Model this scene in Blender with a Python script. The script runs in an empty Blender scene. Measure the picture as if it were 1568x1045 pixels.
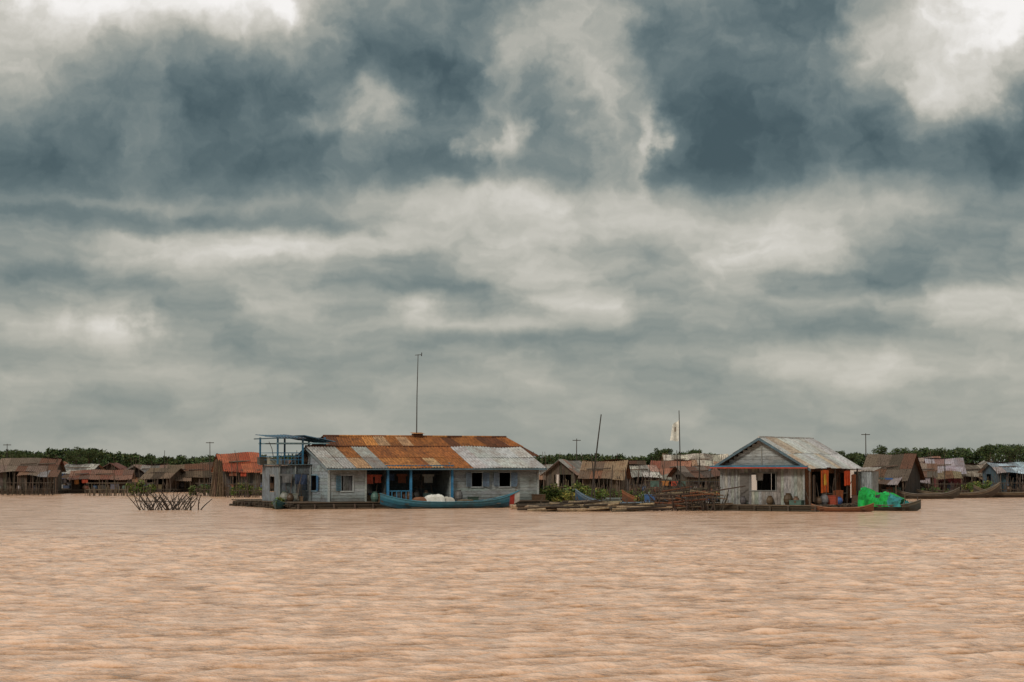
import bpy, math, random
import numpy as np
from mathutils import Vector, Matrix, noise as mnoise
R = random.Random(7)
scene = bpy.context.scene
F = 3049.0
CAMZ = 2.5
def X(b, d): return (b-784.0)/F*d            # bearing -> metres east at range d
def Z(e, d): return CAMZ+(711.0-e)/F*d       # elevation -> metres above water at range d
def s2l(c):
    return tuple(((x/255.0)/12.92 if x/255.0<=0.04045 else ((x/255.0+0.055)/1.055)**2.4) for x in c)
def jit(c, a=0.12):
    k = 1+R.uniform(-a, a)
    return tuple(max(0, x*k*(1+R.uniform(-a, a)*0.25)) for x in c)

# ------------------------------------------------------------ materials
def new_mat(name):
    m = bpy.data.materials.new(name); m.use_nodes = True
    nt = m.node_tree; b = nt.nodes['Principled BSDF']
    return m, nt, b
def attr_mat(name, rough=0.8, scale=(3,3,3), lo=0.6, hi=1.25, dirt=(0.05,0.035,0.022), dirt_amt=0.35, bump=0.02, metallic=0, spec=0.3):
    m, nt, b = new_mat(name)
    N = nt.nodes; L = nt.links
    at = N.new('ShaderNodeAttribute'); at.attribute_name = 'Col'
    tc = N.new('ShaderNodeTexCoord')
    mp = N.new('ShaderNodeMapping'); mp.inputs['Scale'].default_value = scale
    L.new(tc.outputs['Object'], mp.inputs['Vector'])
    n1 = N.new('ShaderNodeTexNoise'); n1.inputs['Scale'].default_value = 3; n1.inputs['Detail'].default_value = 5; n1.inputs['Roughness'].default_value = 0.65
    L.new(mp.outputs[0], n1.inputs['Vector'])
    mr = N.new('ShaderNodeMapRange'); mr.inputs[1].default_value = 0.3; mr.inputs[2].default_value = 0.7; mr.inputs[3].default_value = lo; mr.inputs[4].default_value = hi
    L.new(n1.outputs['Fac'], mr.inputs[0])
    mul = N.new('ShaderNodeVectorMath'); mul.operation = 'SCALE'
    L.new(at.outputs['Color'], mul.inputs[0]); L.new(mr.outputs[0], mul.inputs['Scale'])
    n2 = N.new('ShaderNodeTexNoise'); n2.inputs['Scale'].default_value = 1.3; n2.inputs['Detail'].default_value = 6; n2.inputs['Roughness'].default_value = 0.7
    L.new(tc.outputs['Object'], n2.inputs['Vector'])
    mr2 = N.new('ShaderNodeMapRange'); mr2.inputs[1].default_value = 0.48; mr2.inputs[2].default_value = 0.68; mr2.inputs[3].default_value = 0; mr2.inputs[4].default_value = dirt_amt
    L.new(n2.outputs['Fac'], mr2.inputs[0])
    mx = N.new('ShaderNodeMix'); mx.data_type = 'RGBA'
    L.new(mr2.outputs[0], mx.inputs[0]); L.new(mul.outputs[0], mx.inputs[6]); mx.inputs[7].default_value = (*dirt, 1)
    L.new(mx.outputs[2], b.inputs['Base Color'])
    b.inputs['Roughness'].default_value = rough; b.inputs['Metallic'].default_value = metallic
    b.inputs['Specular IOR Level'].default_value = spec
    bp = N.new('ShaderNodeBump'); bp.inputs['Strength'].default_value = 0.5; bp.inputs['Distance'].default_value = bump
    L.new(n1.outputs['Fac'], bp.inputs['Height']); L.new(bp.outputs[0], b.inputs['Normal'])
    return m
M = {
 'wood': attr_mat('weathered_wood', 0.85, (6,6,1.2), 0.4, 1.2, dirt_amt=0.65),
 'hwood': attr_mat('weathered_planks', 0.85, (1,1,9), 0.5, 1.2, dirt=(0.08,0.06,0.04), dirt_amt=0.6),
 'roof': attr_mat('corrugated_iron', 0.6, (5,1,1), 0.5, 1.25, dirt=(0.13,0.05,0.02), dirt_amt=0.5, metallic=0.1, spec=0.35),
 'rust': attr_mat('rusted_iron', 0.85, (5,0.8,0.8), 0.3, 1.5, dirt=(0.05,0.02,0.01), dirt_amt=0.65),
 'thatch': attr_mat('palm_thatch', 0.95, (9,2,2), 0.35, 1.4, dirt_amt=0.4, bump=0.05),
 'paint': attr_mat('boat_paint', 0.5, (1,4,4), 0.6, 1.1, dirt_amt=0.4),
 'cloth': attr_mat('cloth', 0.9, (2,2,2), 0.7, 1.1, dirt_amt=0.15),
 'leaf': attr_mat('foliage', 0.7, (1,1,1), 0.6, 1.4, dirt=(0.01,0.018,0.006), dirt_amt=0.5, bump=0.0, spec=0.15),
}

# ------------------------------------------------------------ mesh part helper
def empty(name, loc=(0,0,0), yaw=0):
    e = bpy.data.objects.new(name, None); scene.collection.objects.link(e)
    e.location = loc; e.rotation_euler = (0,0,math.radians(yaw)); e.empty_display_size = 0.3
    return e
class Part:
    def __init__(s, name, mat, parent=None):
        s.name=name; s.mat=M[mat] if isinstance(mat,str) else mat; s.parent=parent; s.v=[]; s.f=[]; s.c=[]
    def quad(s, pts, col):
        n=len(s.v); s.v+= [tuple(p) for p in pts]; s.f.append(tuple(range(n,n+len(pts)))); s.c.append(col)
    def box(s, a, b, col):
        (x0,y0,z0),(x1,y1,z1)=a,b
        n=len(s.v)
        s.v += [(x0,y0,z0),(x1,y0,z0),(x1,y1,z0),(x0,y1,z0),(x0,y0,z1),(x1,y0,z1),(x1,y1,z1),(x0,y1,z1)]
        s.f += [(n,n+3,n+2,n+1),(n+4,n+5,n+6,n+7),(n,n+1,n+5,n+4),(n+1,n+2,n+6,n+5),(n+2,n+3,n+7,n+6),(n+3,n,n+4,n+7)]
        s.c += [col]*6
    def tube(s, p0, p1, r0, r1, col, n=6, cap=True):
        p0=Vector(p0); p1=Vector(p1); d=(p1-p0)
        if d.length<1e-5: return
        d.normalize(); u=d.orthogonal().normalized(); w=d.cross(u)
        k=len(s.v)
        for p,r in ((p0,r0),(p1,r1)):
            for i in range(n):
                a=2*math.pi*i/n; s.v.append(tuple(p+u*math.cos(a)*r+w*math.sin(a)*r))
        for i in range(n):
            j=(i+1)%n; s.f.append((k+i,k+j,k+n+j,k+n+i)); s.c.append(col)
        if cap:
            s.f.append(tuple(range(k+n,k+2*n))); s.c.append(col)
            s.f.append(tuple(range(k+n-1,k-1,-1))); s.c.append(col)
    def stick(s, p0, p1, r, col, bend=0.1, seg=3):
        p0=Vector(p0); p1=Vector(p1); L=(p1-p0).length
        off=Vector((R.uniform(-1,1),R.uniform(-1,1),R.uniform(-.5,.5)))*bend*L
        prev=p0
        for i in range(1,seg+1):
            t=i/seg; q=p0.lerp(p1,t)+off*math.sin(math.pi*t)
            s.tube(prev,q,r*(1-.5*(i-1)/seg),r*(1-.5*i/seg),col,5,cap=(i==seg)); prev=q
    def jar(s, x,y,z,r,h,col):
        prof=[(0.6,0),(0.95,.25),(1,.5),(.8,.8),(.5,.88),(.58,1)]
        for (a,za),(b,zb) in zip(prof,prof[1:]):
            k=len(s.v); n=10
            for rr,zz in ((a,za),(b,zb)):
                for i in range(n):
                    t=2*math.pi*i/n; s.v.append((x+r*rr*math.cos(t),y+r*rr*math.sin(t),z+h*zz))
            for i in range(n):
                j=(i+1)%n; s.f.append((k+i,k+j,k+n+j,k+n+i)); s.c.append(col)
    def done(s):
        if not s.v: return None
        me=bpy.data.meshes.new(s.name); me.from_pydata(s.v,[],s.f); me.update()
        at=me.attributes.new('Col','FLOAT_COLOR','FACE')
        arr=np.ones((len(s.f),4),dtype=np.float32); arr[:,:3]=np.array(s.c,dtype=np.float32)[:,:3]
        at.data.foreach_set('color',arr.ravel())
        me.materials.append(s.mat)
        o=bpy.data.objects.new(s.name,me); scene.collection.objects.link(o)
        if s.parent: o.parent=s.parent
        return o

def wall(p, o, dr, length, z0, z1, openings, col, vertical=False, w=0.2, th=0.03, jt=0.13, top=None):
    nx,ny = dr[1],-dr[0]
    def seg(s0,s1,a,b,off,c):
        if s1-s0<0.01 or b-a<0.01: return
        pts=[]
        for q in (0,th):
            for (s_,z_) in ((s0,a),(s1,a),(s1,b),(s0,b)):
                f=off+q
                if not vertical and z_==b: f-=0.015
                pts.append((o[0]+dr[0]*s_+nx*f, o[1]+dr[1]*s_+ny*f, z_))
        n=len(p.v); p.v+=pts
        p.f+=[(n+3,n+2,n+1,n),(n+4,n+5,n+6,n+7),(n,n+1,n+5,n+4),(n+1,n+2,n+6,n+5),(n+2,n+3,n+7,n+6),(n+3,n,n+4,n+7)]
        p.c+=[c]*6
    def split(a,b,blocks):
        segs=[(a,b)]
        for (u,v) in blocks:
            o2=[]
            for (s_,e_) in segs:
                if v<=s_ or u>=e_: o2.append((s_,e_)); continue
                if u>s_: o2.append((s_,u))
                if v<e_: o2.append((v,e_))
            segs=o2
        return segs
    if vertical:
        s=0
        while s<length-0.02:
            ww=min(w*R.uniform(.8,1.2), length-s); mid=s+ww/2
            zt=z1 if top is None else top(mid)
            bl=[(q[2],q[3]) for q in openings if q[0]<mid<q[1]]
            c=jit(col,jt); zb=z0-R.uniform(0,.05)
            for a,b in split(zb,zt,bl): seg(s+.004,s+ww-.004,a,b,R.uniform(0,.012),c)
            s+=ww
    else:
        z=z0
        while z<z1-0.02:
            hh=min(w,z1-z); mid=z+hh/2
            bl=[(q[0],q[1]) for q in openings if q[2]<mid<q[3]]
            a0,a1=0,length
            if top is not None: a0,a1=top(mid)
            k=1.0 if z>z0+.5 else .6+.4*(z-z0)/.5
            for a,b in split(a0,a1,bl):
                s=a
                while s<b-0.01:
                    e=min(b,s+R.uniform(1.6,3.2))
                    if b-e<.4: e=b
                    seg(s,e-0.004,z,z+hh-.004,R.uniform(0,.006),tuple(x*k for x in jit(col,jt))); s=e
            z+=hh

def slope(p, a, b, c, d, cols, sheet=0.85, pitch=0.17, amp=0.022, rows=2, sag=.035):
    a,b,c,d=map(Vector,(a,b,c,d)); L=(b-a).length
    nrm=(b-a).cross(d-a).normalized()
    if nrm.z<0: nrm=-nrm
    ns=max(1,round(L/sheet)); k=max(2,round(L/ns/pitch/1)*2)
    sd=R.uniform(0,90)
    for r in range(rows):
        v0=r/rows-(0.03 if r else 0); v1=(r+1)/rows
        for i in range(ns):
            t0=i/ns; t1=(i+1)/ns+0.004
            lift=R.uniform(.0,.02)+0.02*r; drop=R.uniform(-.02,.02)
            col=jit(cols((t0+t1)/2,r),.14)
            row0=[];row1=[]
            for j in range(k+1):
                t=t0+(t1-t0)*j/k; q=nrm*(lift+(amp if j%2 else -amp))
                lo=a.lerp(b,t); hi=d.lerp(c,t)
                w0=Vector((0,0,sag*2*mnoise.noise(Vector((t*L*.5,sd,v0))))); w1_=Vector((0,0,sag*2*mnoise.noise(Vector((t*L*.5,sd,v1)))))
                row0.append(lo.lerp(hi,v0+drop if r==0 else v0)+q+w0); row1.append(lo.lerp(hi,v1)+q+w1_)
            n=len(p.v); p.v+=[tuple(x) for x in row0+row1]
            for j in range(k):
                p.f.append((n+j,n+j+1,n+k+1+j+1,n+k+1+j)); p.c.append(col)

def frame(p, face_y, x0,x1,z0,z1,col,t=0.07,proud=0.035, o=(0,0), dr=(1,0)):
    nx,ny=dr[1],-dr[0]
    def bx(s0,s1,a,b):
        pts=[]
        for f in (0.0,proud+.035):
            for s_,z_ in ((s0,a),(s1,a),(s1,b),(s0,b)):
                pts.append((o[0]+dr[0]*s_+nx*f,o[1]+dr[1]*s_+ny*f,z_))
        n=len(p.v); p.v+=pts
        p.f+=[(n+3,n+2,n+1,n),(n+4,n+5,n+6,n+7),(n,n+1,n+5,n+4),(n+1,n+2,n+6,n+5),(n+2,n+3,n+7,n+6),(n+3,n,n+4,n+7)]
        p.c+=[jit(col,.08)]*6
    bx(x0-t,x0,z0,z1); bx(x1,x1+t,z0,z1); bx(x0-t,x1+t,z1,z1+t); bx(x0-t,x1+t,z0-t,z0)

def deck(parent, x0,y0,x1,y1,z, col=(0.12,0.09,0.065)):
    p=Part('deck','hwood',parent)
    y=y0
    while y<y1-.05:
        p.box((x0+R.uniform(-.1,.1),y,z-.05),(x1+R.uniform(-.1,.1),y+.19,z+R.uniform(-.008,.004)),jit(col,.25)); y+=.2
    p.done()
    p=Part('float_bamboo','wood',parent)
    for k in range(int((y1-y0)/0.28)):
        yy=y0+.12+k*.28
        for zz in (.02,.2):
            p.tube((x0+R.uniform(-.3,.1),yy,zz),(x1+R.uniform(-.1,.3),yy,zz),.11,.09,jit((.05,.038,.026),.3),6)
    x=x0+.2
    while x<x1:
        p.tube((x,y0-.08,.28),(x,y0-.06,-.3),.06,.06,jit((.08,.06,.045),.2)); x+=R.uniform(.8,1.6)
    p.done()

def laundry(parent, p0, p1, cols, n=5, h=.7):
    p=Part('laundry','cloth',parent); p0=Vector(p0);p1=Vector(p1)
    p.tube(p0,p1,.012,.012,(.1,.1,.1),4)
    L=(p1-p0).length; d=(p1-p0).normalized()
    t=.05
    for i in range(n):
        w=R.uniform(.35,.75); 
        if t+w>L: break
        hh=h*R.uniform(.6,1.1); c=R.choice(cols); m=6
        a=p0+d*t; nn=Vector((d.y,-d.x,0)); ph=R.uniform(0,6)
        rows=[(0,1.25),(.22,1.25),(.26,.9),(1,.95)] if R.random()<.5 else [(0,1),(.4,1),(.7,1),(1,1)]
        grid=[]
        for (v,ww) in rows:
            r=[]
            for j in range(m+1):
                u=(j/m-.5)*ww+.5
                r.append(a+d*w*u-Vector((0,0,hh*v))+nn*(.03+.04*math.sin(u*9+ph+v*2)*v))
            grid.append(r)
        for r0,r1 in zip(grid,grid[1:]):
            for j in range(m): p.quad([r0[j],r0[j+1],r1[j+1],r1[j]],c)
        t+=w+R.uniform(.08,.3)
    p.done()

CL=[(.35,.06,.03),(.35,.14,.04),(.04,.09,.22),(.40,.40,.36),(.08,.17,.14),(.25,.18,.06),(.2,.05,.08),(.05,.18,.25)]
DULL=[(.20,.07,.04),(.10,.10,.11),(.05,.08,.14),(.30,.29,.26),(.07,.11,.09),(.16,.11,.06),(.05,.045,.04)]
def clutter(parent, x0,x1,y0,y1,z,n=10,pal=CL):
    p=Part('household_goods','paint',parent)
    for i in range(n):
        x=R.uniform(x0,x1); y=R.uniform(y0,y1); k=R.random(); c=jit(R.choice(pal+[(.10,.06,.035)]*6+[(.15,.15,.14)]*2),.3)
        if k<.45: p.jar(x,y,z,R.uniform(.15,.28),R.uniform(.35,.65),c)
        elif k<.75:
            a=R.uniform(.15,.35); h=R.uniform(.2,.5)
            p.box((x-a,y-a*.7,z),(x+a,y+a*.7,z+h),c); p.box((x-a-.02,y-a*.7-.02,z+h),(x+a+.02,y+a*.7+.02,z+h+.04),jit(c,.3))
        else:
            p.stick((x,y,z),(x+R.uniform(-.5,.5),y+R.uniform(-.2,.2),z+R.uniform(.9,1.7)),.03,(.10,.07,.05))
    p.done()

# ------------------------------------------------------------ boats
def boat(name, loc, yaw, L, W, H, rise0, rise1, hull, inner, rim, tipcol=None, band=None, thw=True):
    e=empty(name,loc,yaw); p=Part('hull','paint',e); n=26
    secs=[];ins=[]
    for i in range(n+1):
        t=i/n; s=2*t-1
        w=W/2*max(.06,(1-abs(s)**2.6)); 
        up=(rise1 if s>0 else rise0)*abs(s)**3.2
        keel=-.12+up*.8*(abs(s)**2)
        top=H+up
        x=(t-.5)*L + (0.12*up*(1 if s>0 else -1))
        prof=[(-1,1),(-.93,.72),(-.8,.45),(-.45,.1),(0,0),(.45,.1),(.8,.45),(.93,.72),(1,1)]
        secs.append([(x,a*w,keel+(top-keel)*b) for a,b in prof])
        ins.append([(x,a*w*.93,keel+.05+(top-keel-.05)*b) for a,b in prof])
    for i in range(n):
        for j in range(8):
            c=hull
            if j in (0,7): c=rim
            elif j in (1,6) and band: c=band
            if tipcol and i>=n-len(tipcol): c=tipcol[(n-1-i)%len(tipcol)]
            p.quad([secs[i][j],secs[i+1][j],secs[i+1][j+1],secs[i][j+1]],jit(c,.1))
            p.quad([ins[i][j+1],ins[i+1][j+1],ins[i+1][j],ins[i][j]],jit(inner,.1))
        for j in (0,8):
            a,b=Vector(secs[i][j]),Vector(secs[i+1][j]); 
            p.tube(a,b,.035,.035,jit(rim,.1),5)
    p.done()
    q=Part('thwarts','hwood',e)
    if thw:
        for k in range(1,6):
            x=(k/6-.5)*L; q.box((x-.1,-W*.42,H*.72),(x+.1,W*.42,H*.78),jit((.2,.15,.1),.2))
        q.box((-L*.3,-W*.3,.03),(L*.3,W*.3,.07),(.12,.09,.06))
    q.done()
    return e

# ============================================================ WATER
def axis(lo_f,hi_f,step,far_lo,far_hi,ratio):
    a=list(np.arange(lo_f,hi_f,step)); s=step
    up=[]; x=a[-1]
    while x<far_hi: s*=ratio[1]; x+=s; up.append(x)
    s=step; x=a[0]; dn=[]
    while x>far_lo: s*=ratio[0]; x-=s; dn.append(x)
    return np.array(dn[::-1]+a+up)
xs=axis(-20,20,.085,-5000,5000,(1.09,1.09)); ys=axis(19,62,.07,-3000,7000,(1.35,1.012))
gx,gy=np.meshgrid(xs,ys); dx=np.gradient(xs); dy=np.gradient(ys)
sp=np.maximum(dx[None,:],dy[:,None])
gz=np.zeros_like(gx); rng=np.random.default_rng(3)
for i in range(76):
    lam=0.22*(4.0**(rng.random()**1.15)); th=math.pi/2+math.radians(10)+rng.normal()*0.5
    k=2*math.pi/lam; a=0.0056*lam
    ph=rng.random()*6.28
    fade=np.clip((lam/2.4-sp)/(lam/6.0),0,1)
    gz+=a*fade*np.sin(k*(gx*math.cos(th)+gy*math.sin(th))+ph+1.6*np.sin(gx*(.3+.5*rng.random())+i)+1.6*np.sin(gy*(.2+.4*rng.random())+2*i))
nv=gx.size; nxn=len(xs); nyn=len(ys)
idx=np.arange(nv).reshape(nyn,nxn)
fa=np.stack([idx[:-1,:-1],idx[:-1,1:],idx[1:,1:],idx[1:,:-1]],-1).reshape(-1,4)
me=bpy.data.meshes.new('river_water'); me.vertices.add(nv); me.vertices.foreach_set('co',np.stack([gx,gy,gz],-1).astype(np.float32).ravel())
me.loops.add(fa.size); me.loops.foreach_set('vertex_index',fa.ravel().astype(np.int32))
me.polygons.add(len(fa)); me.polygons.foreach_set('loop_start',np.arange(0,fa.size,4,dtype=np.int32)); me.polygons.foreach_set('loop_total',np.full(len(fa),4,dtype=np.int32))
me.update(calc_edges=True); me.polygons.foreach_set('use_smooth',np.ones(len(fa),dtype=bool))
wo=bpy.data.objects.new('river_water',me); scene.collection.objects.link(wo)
m,nt,b=new_mat('muddy_water'); N=nt.nodes; Lk=nt.links
tc=N.new('ShaderNodeTexCoord')
def wn(scale,sc,det,rough=.55,rot=.15):
    mp=N.new('ShaderNodeMapping'); mp.inputs['Scale'].default_value=sc; mp.inputs['Rotation'].default_value=(0,0,rot)
    Lk.new(tc.outputs['Object'],mp.inputs[0]); n=N.new('ShaderNodeTexNoise'); n.inputs['Scale'].default_value=scale; n.inputs['Detail'].default_value=det; n.inputs['Roughness'].default_value=rough
    Lk.new(mp.outputs[0],n.inputs['Vector']); return n.outputs['Fac']
def wm(op,a,b_,c=None):
    n=N.new('ShaderNodeMath'); n.operation=op
    for i,v in enumerate((a,b_,c)):
        if v is None: continue
        if isinstance(v,(int,float)): n.inputs[i].default_value=v
        else: Lk.new(v,n.inputs[i])
    return n.outputs[0]
silt_ripple=wn(.55,(1,1.15,.001),6,.80); sz=N.new('ShaderNodeSeparateXYZ'); Lk.new(tc.outputs['Object'],sz.inputs[0])
f=wm('MULTIPLY_ADD',sz.outputs[2],3.6,silt_ripple)  # muddy mottling; ripple light and shade put into colour, darker troughs, lighter crests
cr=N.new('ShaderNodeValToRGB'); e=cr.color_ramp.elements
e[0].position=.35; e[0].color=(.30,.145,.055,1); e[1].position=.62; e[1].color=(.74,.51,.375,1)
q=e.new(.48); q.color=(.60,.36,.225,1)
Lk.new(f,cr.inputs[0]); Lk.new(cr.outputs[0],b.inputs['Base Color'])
b.inputs['Roughness'].default_value=.15; b.inputs['IOR'].default_value=1.33; b.inputs['Specular IOR Level'].default_value=.4
hgt=wn(2.4,(.9,1.2,.001),4,.66,.3)
bp=N.new('ShaderNodeBump'); bp.inputs['Strength'].default_value=1; bp.inputs['Distance'].default_value=.11; Lk.new(hgt,bp.inputs['Height']); Lk.new(bp.outputs[0],b.inputs['Normal'])
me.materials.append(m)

# ============================================================ MAIN HOUSE
GW=(.27,.30,.30)
yaw1=25.0; O1=(-10.25,112.0)
H1=empty('floating_house',(O1[0],O1[1],0),yaw1)
c1,s1=math.cos(math.radians(yaw1)),math.sin(math.radians(yaw1))
def lx(px,ly=0):
    t=(px-784)/F
    ox=O1[0]-ly*s1; oy=O1[1]+ly*c1
    return (t*oy-ox)/(c1-t*s1)
def w1(x,y,z=0): return (O1[0]+x*c1-y*s1, O1[1]+x*s1+y*c1, z)
L1=lx(822)
deck(H1,-2.3,-.75,L1+.5,11,.38)
p=Part('front_wall','hwood',H1)
wins=[(lx(523),lx(540),1.0,1.85),(lx(722),lx(738),1.2,2.0),(lx(764),lx(781),1.2,2.0)]
xa,xb,xc=lx(560),lx(591),lx(690)
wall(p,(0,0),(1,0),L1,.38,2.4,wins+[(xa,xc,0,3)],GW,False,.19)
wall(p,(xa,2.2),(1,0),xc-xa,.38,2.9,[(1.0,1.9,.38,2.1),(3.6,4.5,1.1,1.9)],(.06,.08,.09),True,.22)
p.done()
p=Part('left_gable_wall','hwood',H1)
D1=6.0
def gtop(z):
    if z<2.4: return (0,D1)
    k=(z-2.4)/(3.5-2.4)*D1/2; return (k,D1-k)
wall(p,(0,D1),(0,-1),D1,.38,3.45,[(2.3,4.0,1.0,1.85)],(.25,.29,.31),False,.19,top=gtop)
p.done()
p=Part('other_walls','wood',H1)
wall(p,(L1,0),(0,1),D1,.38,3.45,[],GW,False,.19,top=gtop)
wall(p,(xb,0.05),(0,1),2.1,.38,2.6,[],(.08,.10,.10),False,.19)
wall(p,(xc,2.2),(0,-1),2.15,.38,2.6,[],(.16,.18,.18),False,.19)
wall(p,(.1,3.4),(1,0),xa-.2,.38,2.5,[],(.04,.035,.03),True,.25)  # dark partitions added behind the windows so the openings stay dark
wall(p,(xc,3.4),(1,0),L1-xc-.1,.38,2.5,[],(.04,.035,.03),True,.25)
rx0,rx1=lx(495,8.5),lx(775,8.5)
wall(p,(L1+.5,D1+5),(-1,0),L1-1.5,.38,2.9,[],(.2,.2,.19),True,.25)
wall(p,(rx0-.9,11),(0,-1),5,.38,2.9,[],(.25,.26,.26),True,.25)
wall(p,(rx1-.3,6),(0,1),5,.38,2.9,[],(.25,.26,.26),True,.25)
p.done()
p=Part('ceiling','wood',H1)
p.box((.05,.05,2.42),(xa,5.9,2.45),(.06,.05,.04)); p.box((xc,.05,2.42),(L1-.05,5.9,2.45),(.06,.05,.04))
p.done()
p=Part('window_frames','paint',H1)
for w in wins: frame(p,0,w[0],w[1],w[2],w[3],(.34,.37,.37))
frame(p,0,2.3,4.0,1.0,1.85,(.18,.28,.34),o=(0,D1),dr=(0,-1))
p.done()
p=Part('shutters','paint',H1)
def shutter(x,z0,z1,wd,ang,col,face_y=-.07):
    a=math.radians(ang); dx_,dy_=math.cos(a)*wd,-math.sin(a)*wd
    zz=z0
    while zz<z1-.01:
        h=min(.1,z1-zz); p.quad([(x,face_y,zz),(x+dx_,face_y+dy_,zz),(x+dx_,face_y+dy_-.012,zz+h-.01),(x,face_y-.012,zz+h-.01)],jit(col,.1)); zz+=h
    for q in (0,1):
        p.tube((x+dx_*q,face_y+dy_*q,z0),(x+dx_*q,face_y+dy_*q,z1),.02,.02,jit(col,.1),4)
for w in wins[1:]:
    shutter(w[0]-.04,w[2],w[3],.35,165,(.16,.21,.27)); shutter(w[1]+.04,w[2],w[3],.35,20,(.10,.15,.21))
shutter(wins[0][0]-.04,1.0,1.85,.3,165,(.07,.16,.22))
for yy,sg in ((6-2.3,1),(6-4.0,-1)):
    for k in range(9):
        z=1.0+k*.094; p.quad([(-.07,yy,z),(-.12,yy+sg*.5,z),(-.13,yy+sg*.5,z+.085),(-.08,yy,z+.085)],jit((.05,.17,.34),.1))
for k in range(9):
    z=1.0+k*.094; p.quad([(-.02,2.9,z),(-.02,3.4,z),(-.03,3.4,z+.085),(-.03,2.9,z+.085)],jit((.05,.17,.34),.1))
p.done()
p=Part('corner_trim','paint',H1)
for (x,y) in ((-.045,-.045),(L1+.045,-.045),(xa,-.045),(xc,-.045)):
    p.box((x-.05,y-.05,.38),(x+.05,y+.05,2.4),jit((.33,.36,.35),.1))
p.box((-.1,-.085,.30),(L1+.1,-.04,.42),(.11,.10,.085))
p.done()
p=Part('veranda_posts','paint',H1)
for px in (592,627,690):
    x=lx(px); p.box((x-.06,-.3,.38),(x+.06,-.18,2.33),(.04,.19,.36))
p.box((xb-.1,-.3,2.33),(xc+.1,-.18,2.45),(.04,.15,.27))
for k in range(6): 
    x=xb+k*(lx(627)-xb)/5; p.box((x-.02,-.26,.38),(x+.02,-.22,.95),(.05,.20,.34))
p.box((xb,-.27,.95),(lx(627),-.21,1.0),(.05,.20,.34))
p.done()
# roofs
p=Part('front_roof','roof',H1); q=Part('rusted_roof_sheets','rust',H1)
GR=(.33,.33,.31); GD=(.22,.21,.19); RU=(.24,.085,.022); RD=(.10,.036,.015); RO=(.38,.16,.045)
def split_slope(a,b,c,d,spec,rows=2):
    a,b,c,d=map(Vector,(a,b,c,d))
    for (t0,t1,kind) in spec:
        A,B,C,D_=a.lerp(b,t0),a.lerp(b,t1),d.lerp(c,t1),d.lerp(c,t0)
        if kind=='g': slope(p,A,B,C,D_,lambda t,r:R.choice([GR,GR,GD]),rows=rows)
        elif kind=='G': slope(p,A,B,C,D_,lambda t,r:(.38,.39,.38),rows=rows)
        elif kind=='r': slope(q,A,B,C,D_,lambda t,r:R.choice([RU,RO,RU,(.36,.22,.12)]),rows=rows)
        elif kind=='d': slope(q,A,B,C,D_,lambda t,r:R.choice([RD,RD,RU]),rows=rows)
split_slope((-.35,-.6,2.28),(L1+.35,-.6,2.28),(L1+.35,3,3.5),(-.35,3,3.5),[(0,.075,'g'),(.075,.13,'g'),(.13,.2,'r'),(.2,.27,'g'),(.27,.36,'r'),(.36,.58,'r'),(.58,.66,'r'),(.66,1,'G')])
split_slope((L1+.35,6.4,2.35),(-.35,6.4,2.35),(-.35,3,3.5),(L1+.35,3,3.5),[(0,1,'g')])
split_slope((rx0-.6,5.6,2.95),(rx1+1.0,5.6,2.95),(rx1,8.5,4.18),(rx0,8.5,4.18),[(0,.2,'d'),(.2,.5,'r'),(.5,1,'d')])
split_slope((rx1+1,11.4,2.95),(rx0-.6,11.4,2.95),(rx0,8.5,4.18),(rx1,8.5,4.18),[(0,1,'d')])
p.done(); q.done()
p=Part('ridge_caps','rust',H1)
p.tube((-.4,3,3.52),(L1+.4,3,3.52),.07,.07,RD,6); 
for k in range(12):
    a=rx0+(rx1-rx0)*k/12; b_=rx0+(rx1-rx0)*(k+1)/12
    p.tube((a,8.5,4.2),(b_,8.5,4.2),.08,.08,R.choice([RU,RD,RO]),6)
p.done()
p=Part('eave_fascia','paint',H1)
p.box((-.35,-.63,2.17),(L1+.35,-.60,2.25),(.10,.17,.21))
for sg,(ya,za,yb,zb) in enumerate(((-.6,2.24,3,3.46),(6.4,2.3,3,3.46))):
    for x in (-.37,L1+.37):
        p.quad([(x,ya,za-.12),(x,yb,zb-.12),(x,yb,zb),(x,ya,za)],(.20,.25,.27))
p.done()
p=Part('annex_walls','wood',H1)
wall(p,(-1.95,3.0),(1,0),1.9,.38,2.4,[(.95,1.7,.38,1.95)],(.12,.14,.15),True,.2)
wall(p,(-1.95,6.0),(0,-1),3,.38,2.4,[(1.2,2.2,.9,1.9)],(.19,.22,.24),True,.2)
for x,y in ((-1.95,3),(-1.95,6),(-.1,3),(-1,3)): p.tube((x,y-.08,.3),(x,y-.08,2.5),.05,.05,(.2,.22,.22))
y=2.8
while y<6.2: p.box((-2.15,y,2.45),(.4,y+.18,2.5),jit((.10,.14,.16),.2)); y+=.19
p.done()
p=Part('upper_deck_railing','paint',H1); BL=(.03,.14,.25)
for x,y in ((-2.1,2.85),(-2.1,6.1),(-.6,2.85),(.9,3.3),(.9,6.1),(-.6,6.1)):
    p.box((x-.045,y-.045,2.5),(x+.045,y+.045,4.05),BL)
for z in (2.75,2.95,3.15):
    p.tube((-2.1,2.85,z),(-.6,2.85,z),.022,.022,BL,4); p.tube((-2.1,2.85,z),(-2.1,6.1,z),.022,.022,BL,4); p.tube((-2.1,6.1,z),(.9,6.1,z),.022,.022,BL,4)
for k in range(8): p.tube((-2.1+k*.21,2.85,2.5),(-2.1+k*.21,2.85,3.15),.014,.014,BL,4)
p.box((-2.2,2.8,3.66),(1.0,2.88,3.73),(.25,.4,.45)); p.box((-2.2,6.06,3.66),(1.0,6.14,3.73),(.25,.4,.45))
p.done()
p=Part('canopy_roof','roof',H1)
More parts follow.
